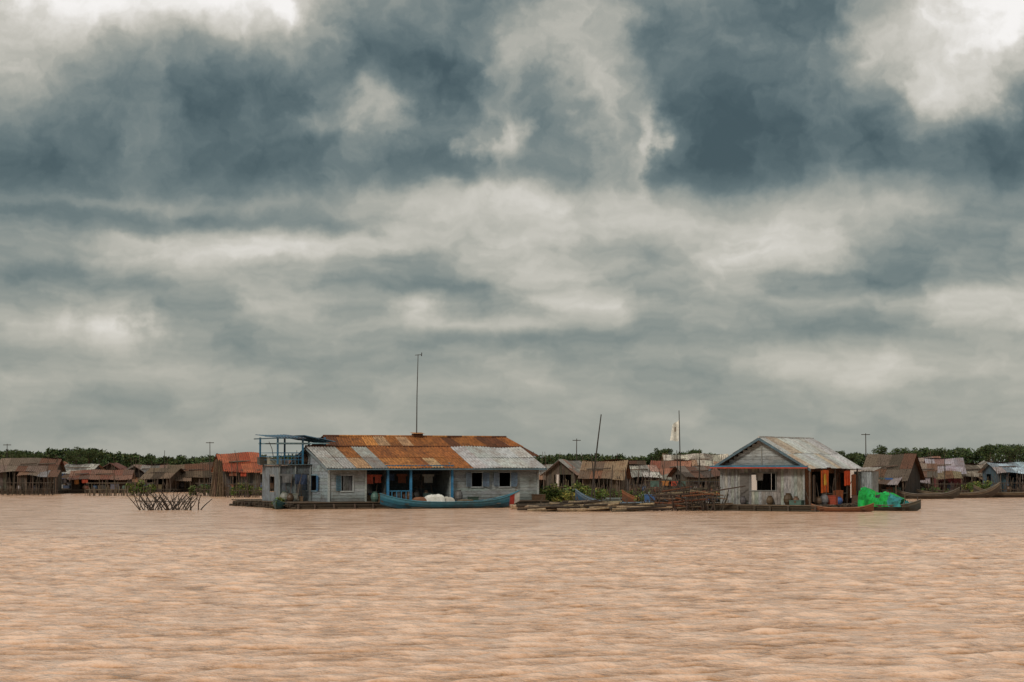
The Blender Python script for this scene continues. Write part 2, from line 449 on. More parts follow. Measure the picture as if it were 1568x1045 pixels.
slope(p,(-2.35,2.6,4.02),(-.5,2.6,4.02),(-.5,6.4,4.2),(-2.35,6.4,4.2),lambda t,r:(.03,.10,.16))
slope(p,(-.55,2.6,4.1),(-.55,6.4,4.1),(1.3,6.4,3.75),(1.3,2.6,3.75),lambda t,r:(.03,.11,.17))
p.box((-2.36,2.55,3.94),(-.5,2.59,4.0),(.03,.09,.13)); p.box((-2.4,2.55,3.94),(-2.36,6.4,4.0),(.03,.09,.13))
p.done()
clutter(H1,-1.9,-.4,2.1,2.8,.38,10,DULL); clutter(H1,-2.1,.5,3.2,5.8,2.5,6,DULL); clutter(H1,xa+.1,xb-.2,-.5,1.5,.38,9); clutter(H1,xb+.3,xc-.3,.2,1.9,.38,20,DULL+CL[:3]); clutter(H1,lx(695),L1,-.62,-.3,.38,4,DULL)
laundry(H1,(xb+.2,1.0,1.95),(xc-.3,1.0,1.9),DULL,5,.6); laundry(H1,(xa,.3,1.9),(xb,.3,1.9),[(.35,.07,.04),(.2,.2,.25),(.07,.07,.2)],3,.6)
laundry(H1,(-1.95,2.8,1.95),(-.3,2.8,1.9),[(.08,.03,.03),(.04,.06,.11),(.14,.14,.14)],3,.6)
p=Part('stove_and_vent','rust',H1)
ax=lx(638,8.5)
p.box((ax-.25,8.3,4.2),(ax+.35,8.7,4.38),RD); p.quad([(ax-.35,8.2,4.38),(ax+.45,8.2,4.38),(ax+.45,8.8,4.46),(ax-.35,8.8,4.46)],RO)
p.done()
E=empty('antenna_mast',w1(ax,8.5,4.2),0); p=Part('mast','paint',E)
p.tube((0,0,-.1),(.02,0,2.6),.04,.032,(.06,.055,.05)); p.tube((.02,0,2.6),(.08,0,5.1),.032,.022,(.06,.055,.05))
p.tube((-.1,0,5.05),(.3,0,5.08),.02,.02,(.06,.055,.05)); p.tube((.3,-.1,5.0),(.3,.1,5.2),.03,.03,(.05,.05,.05))
p.done()
# long boat moored at veranda
bm=w1((lx(583,-1.4)+lx(790,-1.4))/2,-1.6)
TE=(.012,.075,.12)
B=boat('long_wooden_boat',(bm[0],bm[1],0),yaw1-1.5,lx(790,-1.4)-lx(583,-1.4),1.15,.36,.50,.62,TE,(.08,.055,.04),(.05,.18,.25),tipcol=[(.45,.45,.43),(.35,.04,.03)],band=(.02,.12,.18))
p=Part('rice_sacks','cloth',B)
def hump(p,cx,cy,lx_,ly_,h,col,z0,n=10,rough=.12):
    g=[]
    for i in range(n+1):
        r=[]
        for j in range(n+1):
            u,v=i/n*2-1,j/n*2-1
            z=h*(max(0,1-u**4)*max(0,1-v**4))**.5
            z*=1+rough*mnoise.noise(Vector((u*2.3+cx,v*2.3+cy,h*7)))*2
            r.append((cx+u*lx_,cy+v*ly_,z0+z))
        g.append(r)
    for i in range(n):
        for j in range(n): p.quad([g[i][j],g[i+1][j],g[i+1][j+1],g[i][j+1]],jit(col,.05))
hump(p,-1.0,0,.60,.4,.46,(.62,.62,.58),.33); hump(p,-.2,.1,.45,.35,.30,(.45,.43,.38),.33); hump(p,-1.9,0,.4,.35,.3,(.2,.09,.05),.33); hump(p,.9,0,.5,.3,.2,(.12,.10,.07),.3); hump(p,2.4,0,.4,.3,.18,(.10,.13,.12),.3)
p.done()
boat('moored_rowboat',(*w1(-2.2,1.6)[:2],0),yaw1+60,3.6,.9,.28,.25,.3,(.02,.08,.09),(.08,.06,.04),(.05,.13,.14))

# ============================================================ RIGHT HOUSE
yaw2=-30.0; O2=(11.41,108.36)
H2=empty('gabled_floating_house',(O2[0],O2[1],0),yaw2); L2=4.72; D2=6.9
c2,s2=math.cos(math.radians(yaw2)),math.sin(math.radians(yaw2))
def w2(x,y,z=0): return (O2[0]+x*c2-y*s2, O2[1]+x*s2+y*c2, z)
deck(H2,-.4,-.7,L2+1.1,D2+1.6,.34)
def l2(px):
    t=(px-784)/F; return (t*O2[1]-O2[0])/(c2-t*s2)
p=Part('front_wall','wood',H2)
ops=[(l2(1149),l2(1187),1.1,2.0)]
wall(p,(0,0),(1,0),L2,.36,2.36,ops,(.27,.27,.25),True,.2,jt=.3)
p.done()
p=Part('gable_boards','hwood',H2)
def gt2(z):
    k=(z-2.36)/(3.86-2.36)*L2/2; return (max(0,k),min(L2,L2-k))
wall(p,(0,-.04),(1,0),L2,2.40,3.8,[],(.31,.33,.33),False,.17,top=gt2)
wall(p,(L2,D2+.04),(-1,0),L2,2.40,3.8,[],(.3,.3,.29),False,.17,top=gt2)
p.done()
p=Part('side_walls','wood',H2)
wall(p,(L2,0),(0,1),D2,.36,2.4,[(1.0,2.6,.36,2.1),(3.3,4.6,.9,2.0),(5.4,6.3,.36,2.0)],(.19,.075,.03),True,.2,jt=.3)
wall(p,(0,D2),(0,-1),D2,.36,2.4,[(2,3,1,1.9)],(.25,.24,.22),True,.2)
wall(p,(L2,D2),(-1,0),L2,.36,2.4,[],(.12,.10,.09),True,.2)
p.done()
p=Part('ceiling','wood',H2)
p.box((.05,.05,2.41),(L2-.05,D2-.05,2.44),(.05,.04,.03)); p.done()
p=Part('trim','paint',H2)
frame(p,0,ops[0][0],ops[0][1],1.1,2.0,(.16,.16,.15),t=.06)
for x in (-.03,L2+.03,l2(1128)): p.box((x-.05,-.09,.3),(x+.05,-.035,2.36),(.28,.29,.28))
p.box((-.45,-.62,2.27),(L2+.45,-.58,2.33),(.42,.06,.025)); p.box((-.45,-.62,2.335),(L2+.45,-.58,2.42),(.05,.15,.24))
p.quad([(-.45,-.6,2.33),(L2+.45,-.6,2.33),(L2+.3,-.08,2.46),(-.3,-.08,2.46)],(.09,.14,.17))
p.tube((L2/2,-.09,2.42),(L2/2,-.09,3.75),.03,.03,(.22,.22,.2),4)
p.box((ops[0][0]-.62,-.058,.5),(ops[0][0]-.09,-.045,2.0),(.11,.10,.09))
p.done()
ap=3.92
p=Part('roof','roof',H2)
slope(p,(L2+.55,-.45,2.27),(L2+.55,D2+.5,2.27),(L2/2,D2+.5,ap),(L2/2,-.45,ap),lambda t,r:R.choice([(.44,.45,.44),(.37,.37,.35),(.38,.32,.25),(.48,.49,.48)]),rows=2,sheet=.8)
slope(p,(-.55,D2+.5,2.25),(-.55,-.45,2.25),(L2/2,-.45,ap),(L2/2,D2+.5,ap),lambda t,r:R.choice([(.40,.40,.38),(.28,.25,.22)]),rows=2)
p.tube((L2/2,-.5,ap+.03),(L2/2,D2+.5,ap+.03),.06,.06,(.40,.40,.38))
p.done()
p=Part('barge_boards','paint',H2)
for x,z in ((-.58,2.22),(L2+.58,2.22)):
    p.quad([(x,-.48,z-.12),(L2/2,-.48,ap-.14),(L2/2,-.48,ap+.02),(x,-.48,z+.02)],(.08,.13,.16))
p.done()
p=Part('porch_posts','wood',H2)
for y in (-.3,1.5,3.4,5.2,D2): p.tube((L2+.45,y,.3),(L2+.45,y,2.28),.05,.05,(.12,.09,.07))
for y in (1.5,3.4): p.tube((L2+.45,y,.9),(L2+.45,y+1.8,.9),.03,.03,(.12,.09,.07))
p.done()
def cloth(p,x,y0,y1,z0,z1,col,fold=.05,n=10):
    g=[]
    for i in range(n+1):
        u=i/n; g.append([(x+fold*math.sin(u*17)*(.3+v),y0+(y1-y0)*u,z1-(z1-z0)*v+.04*math.sin(u*3)) for v in (0,.33,.66,1)])
    for i in range(n):
        for j in range(3): p.quad([g[i][j],g[i+1][j],g[i+1][j+1],g[i][j+1]],jit(col,.1))
p=Part('hanging_cloths','cloth',H2)
cloth(p,L2+.5,1.2,2.4,.95,2.15,(.66,.13,.025)); cloth(p,L2+.53,1.55,1.9,1.35,1.95,(.60,.36,.05))
cloth(p,L2+.5,2.9,4.6,.45,1.05,(.34,.10,.035)); cloth(p,L2+.5,4.7,5.7,1.3,2.1,(.62,.08,.02)); cloth(p,L2+.5,5.8,6.6,.6,1.9,(.26,.08,.03))
cloth(p,L2+.55,-.1,.25,.5,1.9,(.08,.055,.04))
p.done()
laundry(H2,(l2(1150),.5,2.0),(l2(1186),.5,2.0),[(.5,.5,.45),(.1,.1,.12),(.4,.4,.38)],2,.5)
clutter(H2,L2+.15,L2+1.0,0,D2,.34,18); clutter(H2,.2,L2,-.6,-.2,.34,5,DULL)
E=empty('outhouse',w2(4.85,7.35,.34),yaw2); p=Part('walls','wood',E)
for o,d in (((0,0),(1,0)),((1,0),(0,1)),((1,1),(-1,0)),((0,1),(0,-1))): wall(p,o,d,1,0,1.75,[],(.28,.31,.31),True,.18)
p.done(); p=Part('roof','roof',E); slope(p,(-.15,-.15,1.8),(1.15,-.15,1.8),(1.15,1.2,1.95),(-.15,1.2,1.95),lambda t,r:(.3,.28,.25),rows=1); p.done()
B=boat('covered_boat',(X(1357,107.5),107.5,0),-28,3.6,1.25,.3,.15,.3,(.04,.045,.04),(.06,.05,.04),(.09,.08,.06))
p=Part('green_tarpaulin','cloth',B)
n=20; g=[]
for i in range(n+1):
    u=i/n; r=[]; x=-1.45+2.35*u
    hgt_=(.92-.42*u**1.5)*(1+.10*math.sin(u*11)); 
    for j in range(13):
        a=math.pi*j/12; wv=1+.07*math.sin(j*2.3+i*1.1)+.10*mnoise.noise(Vector((i*.4,j*.5,0)))
        r.append((x+.05*math.sin(j*3+i),-.62*math.cos(a)*wv,.22+hgt_*(math.sin(a)**.7)*wv))
    g.append(r)
for i in range(n):
    for j in range(12):
        c=(.008,.27,.045) if (i//2+j)%5 else (.015,.33,.08)
        if i>13 and j<5: c=(.03,.2,.2)
        if (i in (8,9) and j in (2,3)): c=(.04,.04,.035)
        p.quad([g[i][j],g[i+1][j],g[i+1][j+1],g[i][j+1]],jit(c,.3))
for i in (0,n):
    p.quad([g[i][j] for j in range(13)],(.008,.12,.04))
p.done()
p=Part('poles_and_goods','wood',B)
p.stick((1.6,0,.2),(1.65,.05,.75),.05,(.05,.04,.035)); p.jar(1.1,-.2,.2,.2,.35,(.02,.2,.2)); p.jar(1.25,.2,.2,.16,.3,(.5,.5,.45))
for k in range(4): p.stick((-1.4+k*.8,-.5,.2),(-1.3+k*.8,-.45,1.0),.02,(.2,.15,.1))
p.done()
boat('small_wooden_boat',(X(1283,106),104.9,0),-8,3.2,.8,.2,.2,.25,(.15,.055,.025),(.10,.06,.035),(.22,.09,.04))

# ============================================================ SHACKS
BR=(.11,.07,.045); DK=(.05,.038,.03); TN=(.20,.145,.095); RUr=(.28,.075,.032); LG=(.34,.33,.30); MG=(.20,.19,.175)
def shack(px0,px1,yr,ye,d,roof,wallc,kind='side',yaw=0,name='floating_shack',depth=4.0,rmat='roof',goods=8):
    x0,x1=X(px0,d),X(px1,d); W=x1-x0; zr=Z(yr,d+depth*.5); ze=Z(ye,d)
    if ze<1.3: ze=1.3
    if zr<ze+.35: zr=ze+.35
    wallc=tuple(c*.8 for c in wallc)
    E=empty(name,(x0,d,0),yaw)
    deck(E,-.4,-.6,W+.4,depth+.3,.3,(.09,.07,.05))
    p=Part('walls','wood',E); ops=[]
    t=R.uniform(.3,.8)
    while t<W-1.0:
        w=R.uniform(.6,1.7)
        ops.append((t,min(t+w,W-.2),R.choice([.3,.3,.9]),min(ze-.15,2.0))); t+=w+R.uniform(.3,1.2)
    if kind=='side':
        wall(p,(0,0),(1,0),W,.3,ze,ops,wallc,True,.25,jt=.4)
        def tp(s): return ze+(zr-ze)*(1-abs(s-depth/2)/(depth/2))
        wall(p,(W,0),(0,1),depth,.3,ze,[],wallc,True,.3,top=tp); wall(p,(0,depth),(0,-1),depth,.3,ze,[(1,2,.3,1.7)],wallc,True,.3,top=tp)
        wall(p,(W,depth),(-1,0),W,.3,ze,[],wallc,True,.3)
    else:
        def tp(s): return ze+(zr-ze)*(1-abs(s-W/2)/(W/2))
        wall(p,(0,0),(1,0),W,.3,ze,ops,wallc,True,.25,top=tp,jt=.4)
        wall(p,(W,0),(0,1),depth,.3,ze,[(1,2,.3,1.7)],wallc,True,.3); wall(p,(0,depth),(0,-1),depth,.3,ze,[(1,2,.3,1.7)],wallc,True,.3)
        wall(p,(W,depth),(-1,0),W,.3,ze,[],wallc,True,.3,top=tp)
    for k in range(int(W/1.3)+2):
        x=min(W,k*1.3); p.tube((x,-.5,-.2),(x+R.uniform(-.05,.05),-.45,ze-.02),.045,.04,jit((.12,.09,.07),.3))
    for k in range(R.randint(2,5)):
        x=R.uniform(-.6,W+.6); p.stick((x,R.uniform(-.9,-.5),-.3),(x+R.uniform(-.5,.5),-.7,R.uniform(1.6,3.8)),.035,jit((.10,.075,.055),.3),.04)
    p.done()
    p=Part('roof',rmat,E)
    fn=(lambda t,r: R.choice([roof,roof,tuple(c*.6 for c in roof),tuple(c*1.25 for c in roof),(roof[0]*.9,roof[1]*.6,roof[2]*.5)]))
    if kind=='side':
        zf=ze-(zr-ze)*.6/(depth/2)*.8
        slope(p,(-.35,-.65,zf),(W+.35,-.65,zf),(W+.35,depth/2,zr),(-.35,depth/2,zr),fn,sag=.09)
        slope(p,(W+.35,depth+.5,zf),(-.35,depth+.5,zf),(-.35,depth/2,zr),(W+.35,depth/2,zr),fn,sag=.09)
    else:
        zf=ze-.2
        slope(p,(W+.4,-.5,zf),(W+.4,depth+.4,zf),(W/2,depth+.4,zr),(W/2,-.5,zr),fn,sag=.08)
        slope(p,(-.4,depth+.4,zf),(-.4,-.5,zf),(W/2,-.5,zr),(W/2,depth+.4,zr),fn,sag=.08)
    for k in range(3):
        t=R.uniform(0,W-1); 
        if kind=='side': p.tube((t,depth*.15,ze+(zr-ze)*.35+.12),(t+R.uniform(.6,1.6),depth*.2,ze+(zr-ze)*.42+.12),.05,.04,jit((.12,.09,.07),.3))
    p.done()
    if R.random()<.5:
        p=Part('awning',R.choice(['rust','roof','thatch']),E); a=R.uniform(0,W*.4); b_=a+R.uniform(1.4,W*.55+1)
        slope(p,(a,-2.0,ze-.55),(b_,-2.0,ze-.6),(b_,-.3,ze-.12),(a,-.3,ze-.12),lambda t,r:jit(R.choice([BR,MG,(.2,.09,.05),TN]),.3),rows=1,sag=.12)
        for x in (a+.1,b_-.1): p.tube((x,-1.9,-.3),(x,-1.9,ze-.55),.045,.04,(.1,.07,.05))
        p.done()
    if goods:
        clutter(E,0,W,-.55,-.1,.3,goods,DULL)
        if W>2.5 and R.random()<.45: laundry(E,(.2,-.52,min(1.9,ze-.1)),(W-.3,-.52,min(1.9,ze-.15)),DULL+CL[:3],R.randint(2,4),.5)
    return E
S=[
 (-190,-110,700,720,172,BR,DK,'side',5),(-100,-15,704,722,176,MG,BR,'side',-6),
 (2,82,702,719,167,(.15,.11,.085),(.11,.09,.07),'side',3),(96,138,711,723,182,LG,(.12,.12,.12),'side',-9),
 (112,196,721,733,172,(.17,.08,.05),BR,'side',6),(60,110,708,722,195,(.18,.08,.05),DK,'gable',0),
 (186,226,714,728,188,(.09,.07,.06),DK,'gable',14),(224,262,718,730,178,(.14,.10,.07),BR,'side',-12),
 (262,318,712,727,180,(.13,.09,.06),(.09,.07,.05),'side',9),(205,250,712,724,204,MG,DK,'side',0),(300,345,708,722,200,BR,DK,'side',-15),
 (345,398,695,718,158,RUr,(.12,.11,.10),'side',18),(400,440,706,722,185,(.2,.12,.08),DK,'side',0),
 (150,190,710,722,210,(.12,.06,.05),DK,'gable',0),(20,60,706,720,205,MG,DK,'side',0),
 (836,884,706,724,160,(.24,.23,.21),(.10,.08,.06),'gable',-24),(862,905,708,722,178,LG,(.2,.2,.19),'side',0),
 (893,950,706,729,150,(.20,.13,.08),(.10,.07,.045),'side',-10),(962,1006,713,727,158,(.30,.28,.25),(.13,.11,.10),'side',7),
 (1000,1050,706,724,168,(.24,.10,.06),(.20,.06,.035),'side',-8),(1022,1112,696,711,195,(.36,.33,.27),(.2,.18,.15),'side',0),
 (1052,1100,715,728,152,(.13,.10,.085),(.12,.10,.08),'side',12),(940,985,706,718,200,BR,DK,'side',0),
 (815,842,712,726,176,MG,DK,'side',0),
 (1376,1426,710,728,158,(.16,.12,.09),(.09,.07,.055),'side',-12),(1400,1440,700,716,190,(.24,.19,.16),DK,'side',0),
 (1424,1470,703,722,168,(.25,.22,.25),(.42,.13,.14),'side',-7),(1474,1518,712,726,172,(.17,.14,.11),(.14,.10,.08),'side',10),
 (1500,1535,708,720,195,MG,(.1,.15,.2),'gable',0),(1528,1592,709,722,160,(.30,.38,.43),(.08,.14,.19),'side',5),
 (1600,1680,704,722,165,BR,DK,'side',0),(1700,1770,702,720,170,LG,BR,'side',-6)]
for s in S:
    shack(*s[:7],kind=s[7],yaw=s[8],rmat=R.choice(['roof','rust']) if s[5][0]>.15 else 'thatch')
shack(1322,1384,697,729,146,(.125,.095,.07),(.06,.05,.045),'side',yaw=-24,name='thatched_floating_house',rmat='thatch',depth=5,goods=12)

# ============================================================ stakes, fences, rafts, poles
def stakes(name,px0,px1,ytop,d,n,col=(.08,.06,.045),lean=.15,rails=True,r=.035):
    E=empty(name,(X(px0,d),d,0)); p=Part('stakes','wood',E); W=X(px1,d)-X(px0,d)
    for i in range(n):
        x=W*(i+R.random())/n; h=Z(ytop,d)*R.uniform(.5,1.1)*(1.45 if R.random()<.1 else 1); y=R.uniform(-.5,.5)
        p.stick((x,y,-.4),(x+R.uniform(-lean,lean)*h,y+R.uniform(-.2,.2),h),r,jit(col,.4),.05)
    if rails:
        for z in (.5,1.0): p.tube((0,-.1,z),(W,.1,z),.03,.03,col)
    p.done(); return E
stakes('stake_fence',-2,84,732,160,52); stakes('stake_fence',134,236,742,158,85,(.15,.115,.08)); stakes('stake_fence',300,345,738,156,26)
stakes('stake_fence',345,405,735,150,28); stakes('stake_fence',845,905,735,132,24,(.13,.10,.06),.3); stakes('stake_fence',1480,1575,728,158,55,lean=.4); stakes('stake_fence',1395,1480,738,150,34,lean=.35)
stakes('stake_fence',905,1095,733,136,80,lean=.35,rails=False)
E=empty('reed_stack',(X(335,154),154,0)); p=Part('reeds','thatch',E)
for i in range(170):
    a=R.uniform(0,6.28); r=R.random()**.5*.65; p.stick((r*math.cos(a),r*math.sin(a),-.1),(r*.35*math.cos(a)+R.uniform(-.12,.12),r*.35*math.sin(a),R.uniform(2.0,2.9)),.04,jit((.12,.08,.05),.35),.03,2)
p.done()
E=empty('branch_fish_trap',(X(260,109),109,0)); p=Part('branches','wood',E)
for i in range(58):
    x=R.gauss(0,.75); x=max(-1.6,min(1.6,x)); y=R.uniform(-.6,.6); h=R.uniform(.35,1.2)*(1.1-.35*abs(x)/1.5); ln=R.choice([-1,1])*R.uniform(.1,1.3)
    a=(x,y,-.3); b_=(x+ln*h,y+R.uniform(-.4,.4),h); p.stick(a,b_,R.uniform(.022,.045),jit((.045,.033,.025),.35),.12,4)
    if R.random()<.5:
        m_=Vector(a).lerp(Vector(b_),.6); p.stick(m_,m_+Vector((R.uniform(-.4,.4),R.uniform(-.2,.2),R.uniform(.2,.5))),.018,(.045,.035,.025),.08,2)
p.stick((-1.4,0,-.2),(-2.0,0,1.35),.035,(.05,.04,.03)); p.stick((-1.8,0,.5),(1.4,.1,.45),.03,(.05,.04,.03))
p.done()
E=empty('bamboo_log_raft',(X(905,107),107,0),2); p=Part('logs','wood',E)
for i in range(130):
    cx=R.uniform(-2.9,2.9); cy=R.uniform(-2.0,3.2); l=R.uniform(1.2,3.2)/2; a=R.gauss(0,.2); z=R.uniform(.02,.5)*(1-abs(cx)/6)
    if R.random()<.1: a+=R.choice([.6,-.6])
    dz=R.uniform(-.08,.14)
    p.tube((cx-l*math.cos(a),cy-l*math.sin(a),z-dz),(cx+l*math.cos(a),cy+l*math.sin(a),z+dz),R.uniform(.04,.085),R.uniform(.03,.06),jit(R.choice([(.28,.20,.12),(.10,.075,.05),(.38,.29,.18),(.05,.04,.03),(.04,.03,.022)]),.2),6)
for i in range(14):
    x=R.uniform(-2.9,2.9); p.stick((x,R.uniform(-1.8,1),-.3),(x+R.uniform(-.5,.5),0,R.uniform(.5,1.2)),.03,(.06,.045,.03),.06)
p.done()
E=empty('stick_crib',(X(1052,107),107,0)); p=Part('sticks','wood',E)
for i in range(120):
    x=R.uniform(-1.9,2.0); y=R.uniform(-.8,3.0); h=R.uniform(.4,1.7)*(1 if y>0 else .8); ln=R.gauss(0,.5)
    p.stick((x,y,-.3),(x+ln*h,y+R.uniform(-.3,.3),h),R.uniform(.022,.05),jit((.055,.04,.03),.4),.08)
for i in range(40):
    x=R.uniform(-2,1.2); y=R.uniform(-.6,3); z=R.uniform(.1,1.1); p.tube((x,y,z),(x+R.uniform(.8,2.2),y+R.uniform(-.3,.3),z+R.uniform(-.35,.35)),.045,.03,jit(R.choice([(.07,.05,.035),(.2,.14,.09),(.15,.055,.025)]),.3))
p.done()
E=empty('floating_platform',(X(1075,113),113,0),-8); deck(E,-3.6,-.5,2.2,2.5,.35); clutter(E,-3.4,2,-.3,2.2,.35,34,DULL+CL[:3]+[(.45,.12,.03)])
laundry(E,(-3,0,1.55),(1,0,1.5),DULL+CL[:4],4,.4)
p=Part('drying_racks','wood',E)
for k in range(9):
    x=-3.2+k*.6; p.tube((x,0,.3),(x,0,R.uniform(1.2,1.9)),.03,.03,jit((.09,.07,.05),.3)); 
for z in (1.1,1.55): p.tube((-3.3,0,z),(1.6,0,z+.05),.025,.025,(.10,.08,.05))
for k in range(14):
    x=-3.3+k*.38; p.tube((x,-.5,.95),(x+.1,1.4,1.15),.02,.02,jit((.15,.10,.06),.3))
p.done()
SMP=[(955,112,-14,5.4,.75,.3,(.02,.06,.11),(.08,.13,.18)),(1100,111.5,8,2.8,.3,.4,(.06,.05,.05),(.40,.40,.37)),(1465,148,12,6.5,.3,.8,(.06,.045,.035),(.17,.13,.09)),
 (1418,144,-6,4.5,.4,.5,(.05,.04,.03),(.11,.09,.07)),(1545,150,4,5.5,.6,.5,(.06,.045,.035),(.15,.11,.07)),(870,128,6,4.5,.5,.5,(.05,.06,.06),(.15,.14,.11)),
 (1010,121,10,4.6,.6,.6,(.12,.045,.02),(.22,.09,.04)),(935,126,-9,4.8,.6,.4,(.04,.07,.08),(.14,.18,.18)),(1075,109.5,-16,3.6,.5,.4,(.05,.04,.03),(.14,.10,.07))]
for (a,d,yw,l,r0,r1,hc,rc) in SMP: boat('wooden_sampan',(X(a,d),d,0),yw,l,1.0,.34,r0,r1,hc,(.1,.07,.05),rc)
def pole(name,px,y1,d,r=.05,lean=0,cross=None,col=(.05,.042,.036)):
    z1=Z(y1,d); E=empty(name,(X(px,d),d,0)); p=Part('pole','wood',E); p.stick((0,0,-.5),(lean,0,z1),r*1.3,col,.006,4)
    if cross:
        for z in cross: p.box((lean*(z1-z)/z1-.35,-.03,z1-z-.03),(lean+.35,.03,z1-z+.03),col)
    p.done(); return E
pole('utility_pole',883,672,168,.05,cross=[.15]); pole('utility_pole',1325,664,160,.05,cross=[.1]); pole('utility_pole',322,677,175,.045,cross=[.08]); pole('utility_pole',12,680,178,.045,cross=[.1])
for a,b_,d in ((253,690,180),(455,690,150),(1090,700,165),(817,692,170),(1445,694,165),(75,696,165)): pole('antenna_pole',a,b_,d,.035)
for a,b_,d,r,l in ((903,635,118,.05,.68),(912,695,119,.04,-.25),(1068,700,112,.04,.1),(1040,690,113,.035,-.15),(1010,722,112,.04,0),(932,712,124,.035,.25),(962,716,122,.035,-.2),(988,708,125,.03,.3),(1022,712,118,.035,-.3),(1083,714,114,.035,.2),(860,716,126,.03,.15)): pole('mooring_pole',a,b_,d,r,lean=l)
fd=112.0
E=pole('flag_pole',1043,629,fd,.035,lean=-.12)
p=Part('flag','cloth',E); n=8; g=[]
for i in range(n+1):
    u=i/n; g.append([(-.12-.50*u*(.75+.25*v)-.02*v, .08*math.sin(u*5+v), Z(643,fd)-1.2*v-.3*u*(1-v)-.03*math.sin(u*6)) for v in (0,.25,.5,.75,1)])
for i in range(n):
    for j in range(4): p.quad([g[i][j],g[i+1][j],g[i+1][j+1],g[i][j+1]],(.72,.70,.62) if not (3<=i<=4 and j in(1,)) else (.3,.25,.2))
p.done()

# ============================================================ vegetation
def leaves(p,c,rad,n,size,cols):
    for i in range(n):
        d=Vector((R.gauss(0,1),R.gauss(0,1),R.gauss(0,1))).normalized(); r=R.uniform(.45,1.0)
        q=Vector(c)+Vector((d.x*rad[0],d.y*rad[1],d.z*rad[2]))*r
        a=Vector((R.gauss(0,1),R.gauss(0,1),R.gauss(0,1))).normalized(); b_=a.orthogonal().normalized(); s=size*R.uniform(.5,1.3)
        col=jit(R.choice(cols),.3)
        p.quad([q-a*s,q+b_*s*.5,q+a*s,q-b_*s*.5],col)
GC=[(.07,.11,.02),(.10,.14,.03),(.05,.08,.02),(.16,.15,.04)]
def bush(px,d,w,h,n=14,cols=GC,name='waterside_bush'):
    E=empty(name,(X(px,d),d,0)); p=Part('stems','wood',E); q=Part('leaves','leaf',E)
    for i in range(n):
        x=R.uniform(-w,w); hh=h*R.uniform(.4,1)*(1-.4*abs(x)/w); y=R.uniform(-.5,.5)
        p.stick((x*.6,y,-.1),(x,y,hh),.03,(.08,.06,.04)); leaves(q,(x,y,hh*.8),(.38,.35,.34),70,.11,cols)
    p.done();q.done()
bush(850,121,.9,1.4,18); bush(882,120,.8,1.6,18); bush(868,119,.7,.8,10,[(.2,.17,.04),(.12,.14,.03)]); bush(432,112,.3,.5,4); bush(990,116,.6,.9,7); bush(1095,118,.5,1.0,6); bush(905,124,.8,1.6,10); bush(838,124,.5,1.1,8)
bush(215,158,1.2,1.3,9); bush(380,152,1.0,1.3,8); bush(1500,156,1.4,1.5,10); bush(320,160,1.4,1.0,10,[(.05,.08,.02),(.08,.09,.03)]); bush(960,140,1.6,.9,12,[(.05,.08,.02),(.08,.09,.03)]); bush(1420,152,1.5,.8,10,[(.05,.08,.02)])
TCOL=[(.028,.05,.016),(.045,.07,.022),(.022,.038,.014),(.065,.08,.024),(.05,.06,.024)]
def prof(px):
    pts=[(-400,690),(0,688),(60,692),(75,690),(90,686),(155,688),(175,694),(230,697),(330,699),(420,697),(800,698),(870,695),(900,697),(990,696),(1060,690),(1120,699),(1240,690),(1330,696),(1420,686),(1470,686),(1490,690),(1510,680),(1570,680),(1900,684)]
    for (a,b_),(c,d) in zip(pts,pts[1:]):
        if a<=px<=c: return b_+(d-b_)*(px-a)/(c-a)
    return 692
E=empty('distant_treeline',(0,0,0)); q=Part('foliage_mass','leaf',E); t=Part('trunks','wood',E)
for row,(dd,stp) in enumerate(((900,9),(940,12))):
    px=-400
    while px<1970:
        d=dd+R.uniform(-18,18); zt=Z(prof(px)+R.uniform(-3,4)+row*1.0,d); x=X(px,d); zt=max(zt,4)
        t.tube((x,d,0),(x+R.uniform(-1,1),d,zt*.6),.3,.15,(.04,.035,.03),5)
        for k in range(4):
            rr=R.uniform(1.6,2.8); leaves(q,(x+R.uniform(-2.2,2.2),d+R.uniform(-2,2),zt-rr*.8-R.uniform(0,1.5 if k else 0)),(rr*1.3,rr,rr*.8),34,.75,TCOL)
        leaves(q,(x,d,zt*.4),(3.2,2,zt*.42),60,1.0,TCOL[:3])
        px+=stp*R.uniform(.7,1.3)
px=-420
while px<1990:
    x=X(px,905); leaves(q,(x,905,1.3),(3,2,1.8),40,1.0,TCOL[:3]); px+=7
q.done(); t.done()
def tree(px,ytop,d,wpx,name='tree'):
    E=empty(name,(X(px,d),d,0)); H=Z(ytop,d); W=wpx/F*d/2; p=Part('trunk','wood',E); q=Part('crown','leaf',E)
    p.stick((0,0,-.3),(R.uniform(-.4,.4),0,H*.55),H*.03,(.05,.04,.03),.03)
    for k in range(15):
        a=R.uniform(0,6.28); r=W*R.uniform(.1,.85); zz=H*R.uniform(.5,.93)*(1-.15*(r/W)); c=(r*math.cos(a),r*math.sin(a),zz)
        p.stick((0,0,H*R.uniform(.3,.5)),c,H*.010,(.05,.04,.03),.06)
        leaves(q,c,(W*.34,W*.34,H*.10),110,H*.03,TCOL)
    p.done(); q.done()
for a in ((118,684,620,44),(137,686,640,30),(1012,682,640,24),(1022,685,650,20),(1064,686,640,26),(1258,680,560,26),(1277,686,600,30),(1300,689,600,22),(1350,681,560,34),(1378,683,580,36),(1400,689,600,24),(1436,684,600,40),(1512,678,600,32),(1545,676,600,44),(30,687,640,40),(60,692,640,24)): tree(*a)
E=empty('far_bank',(0,0,0)); p=Part('bank_surface','wood',E)
N_=80
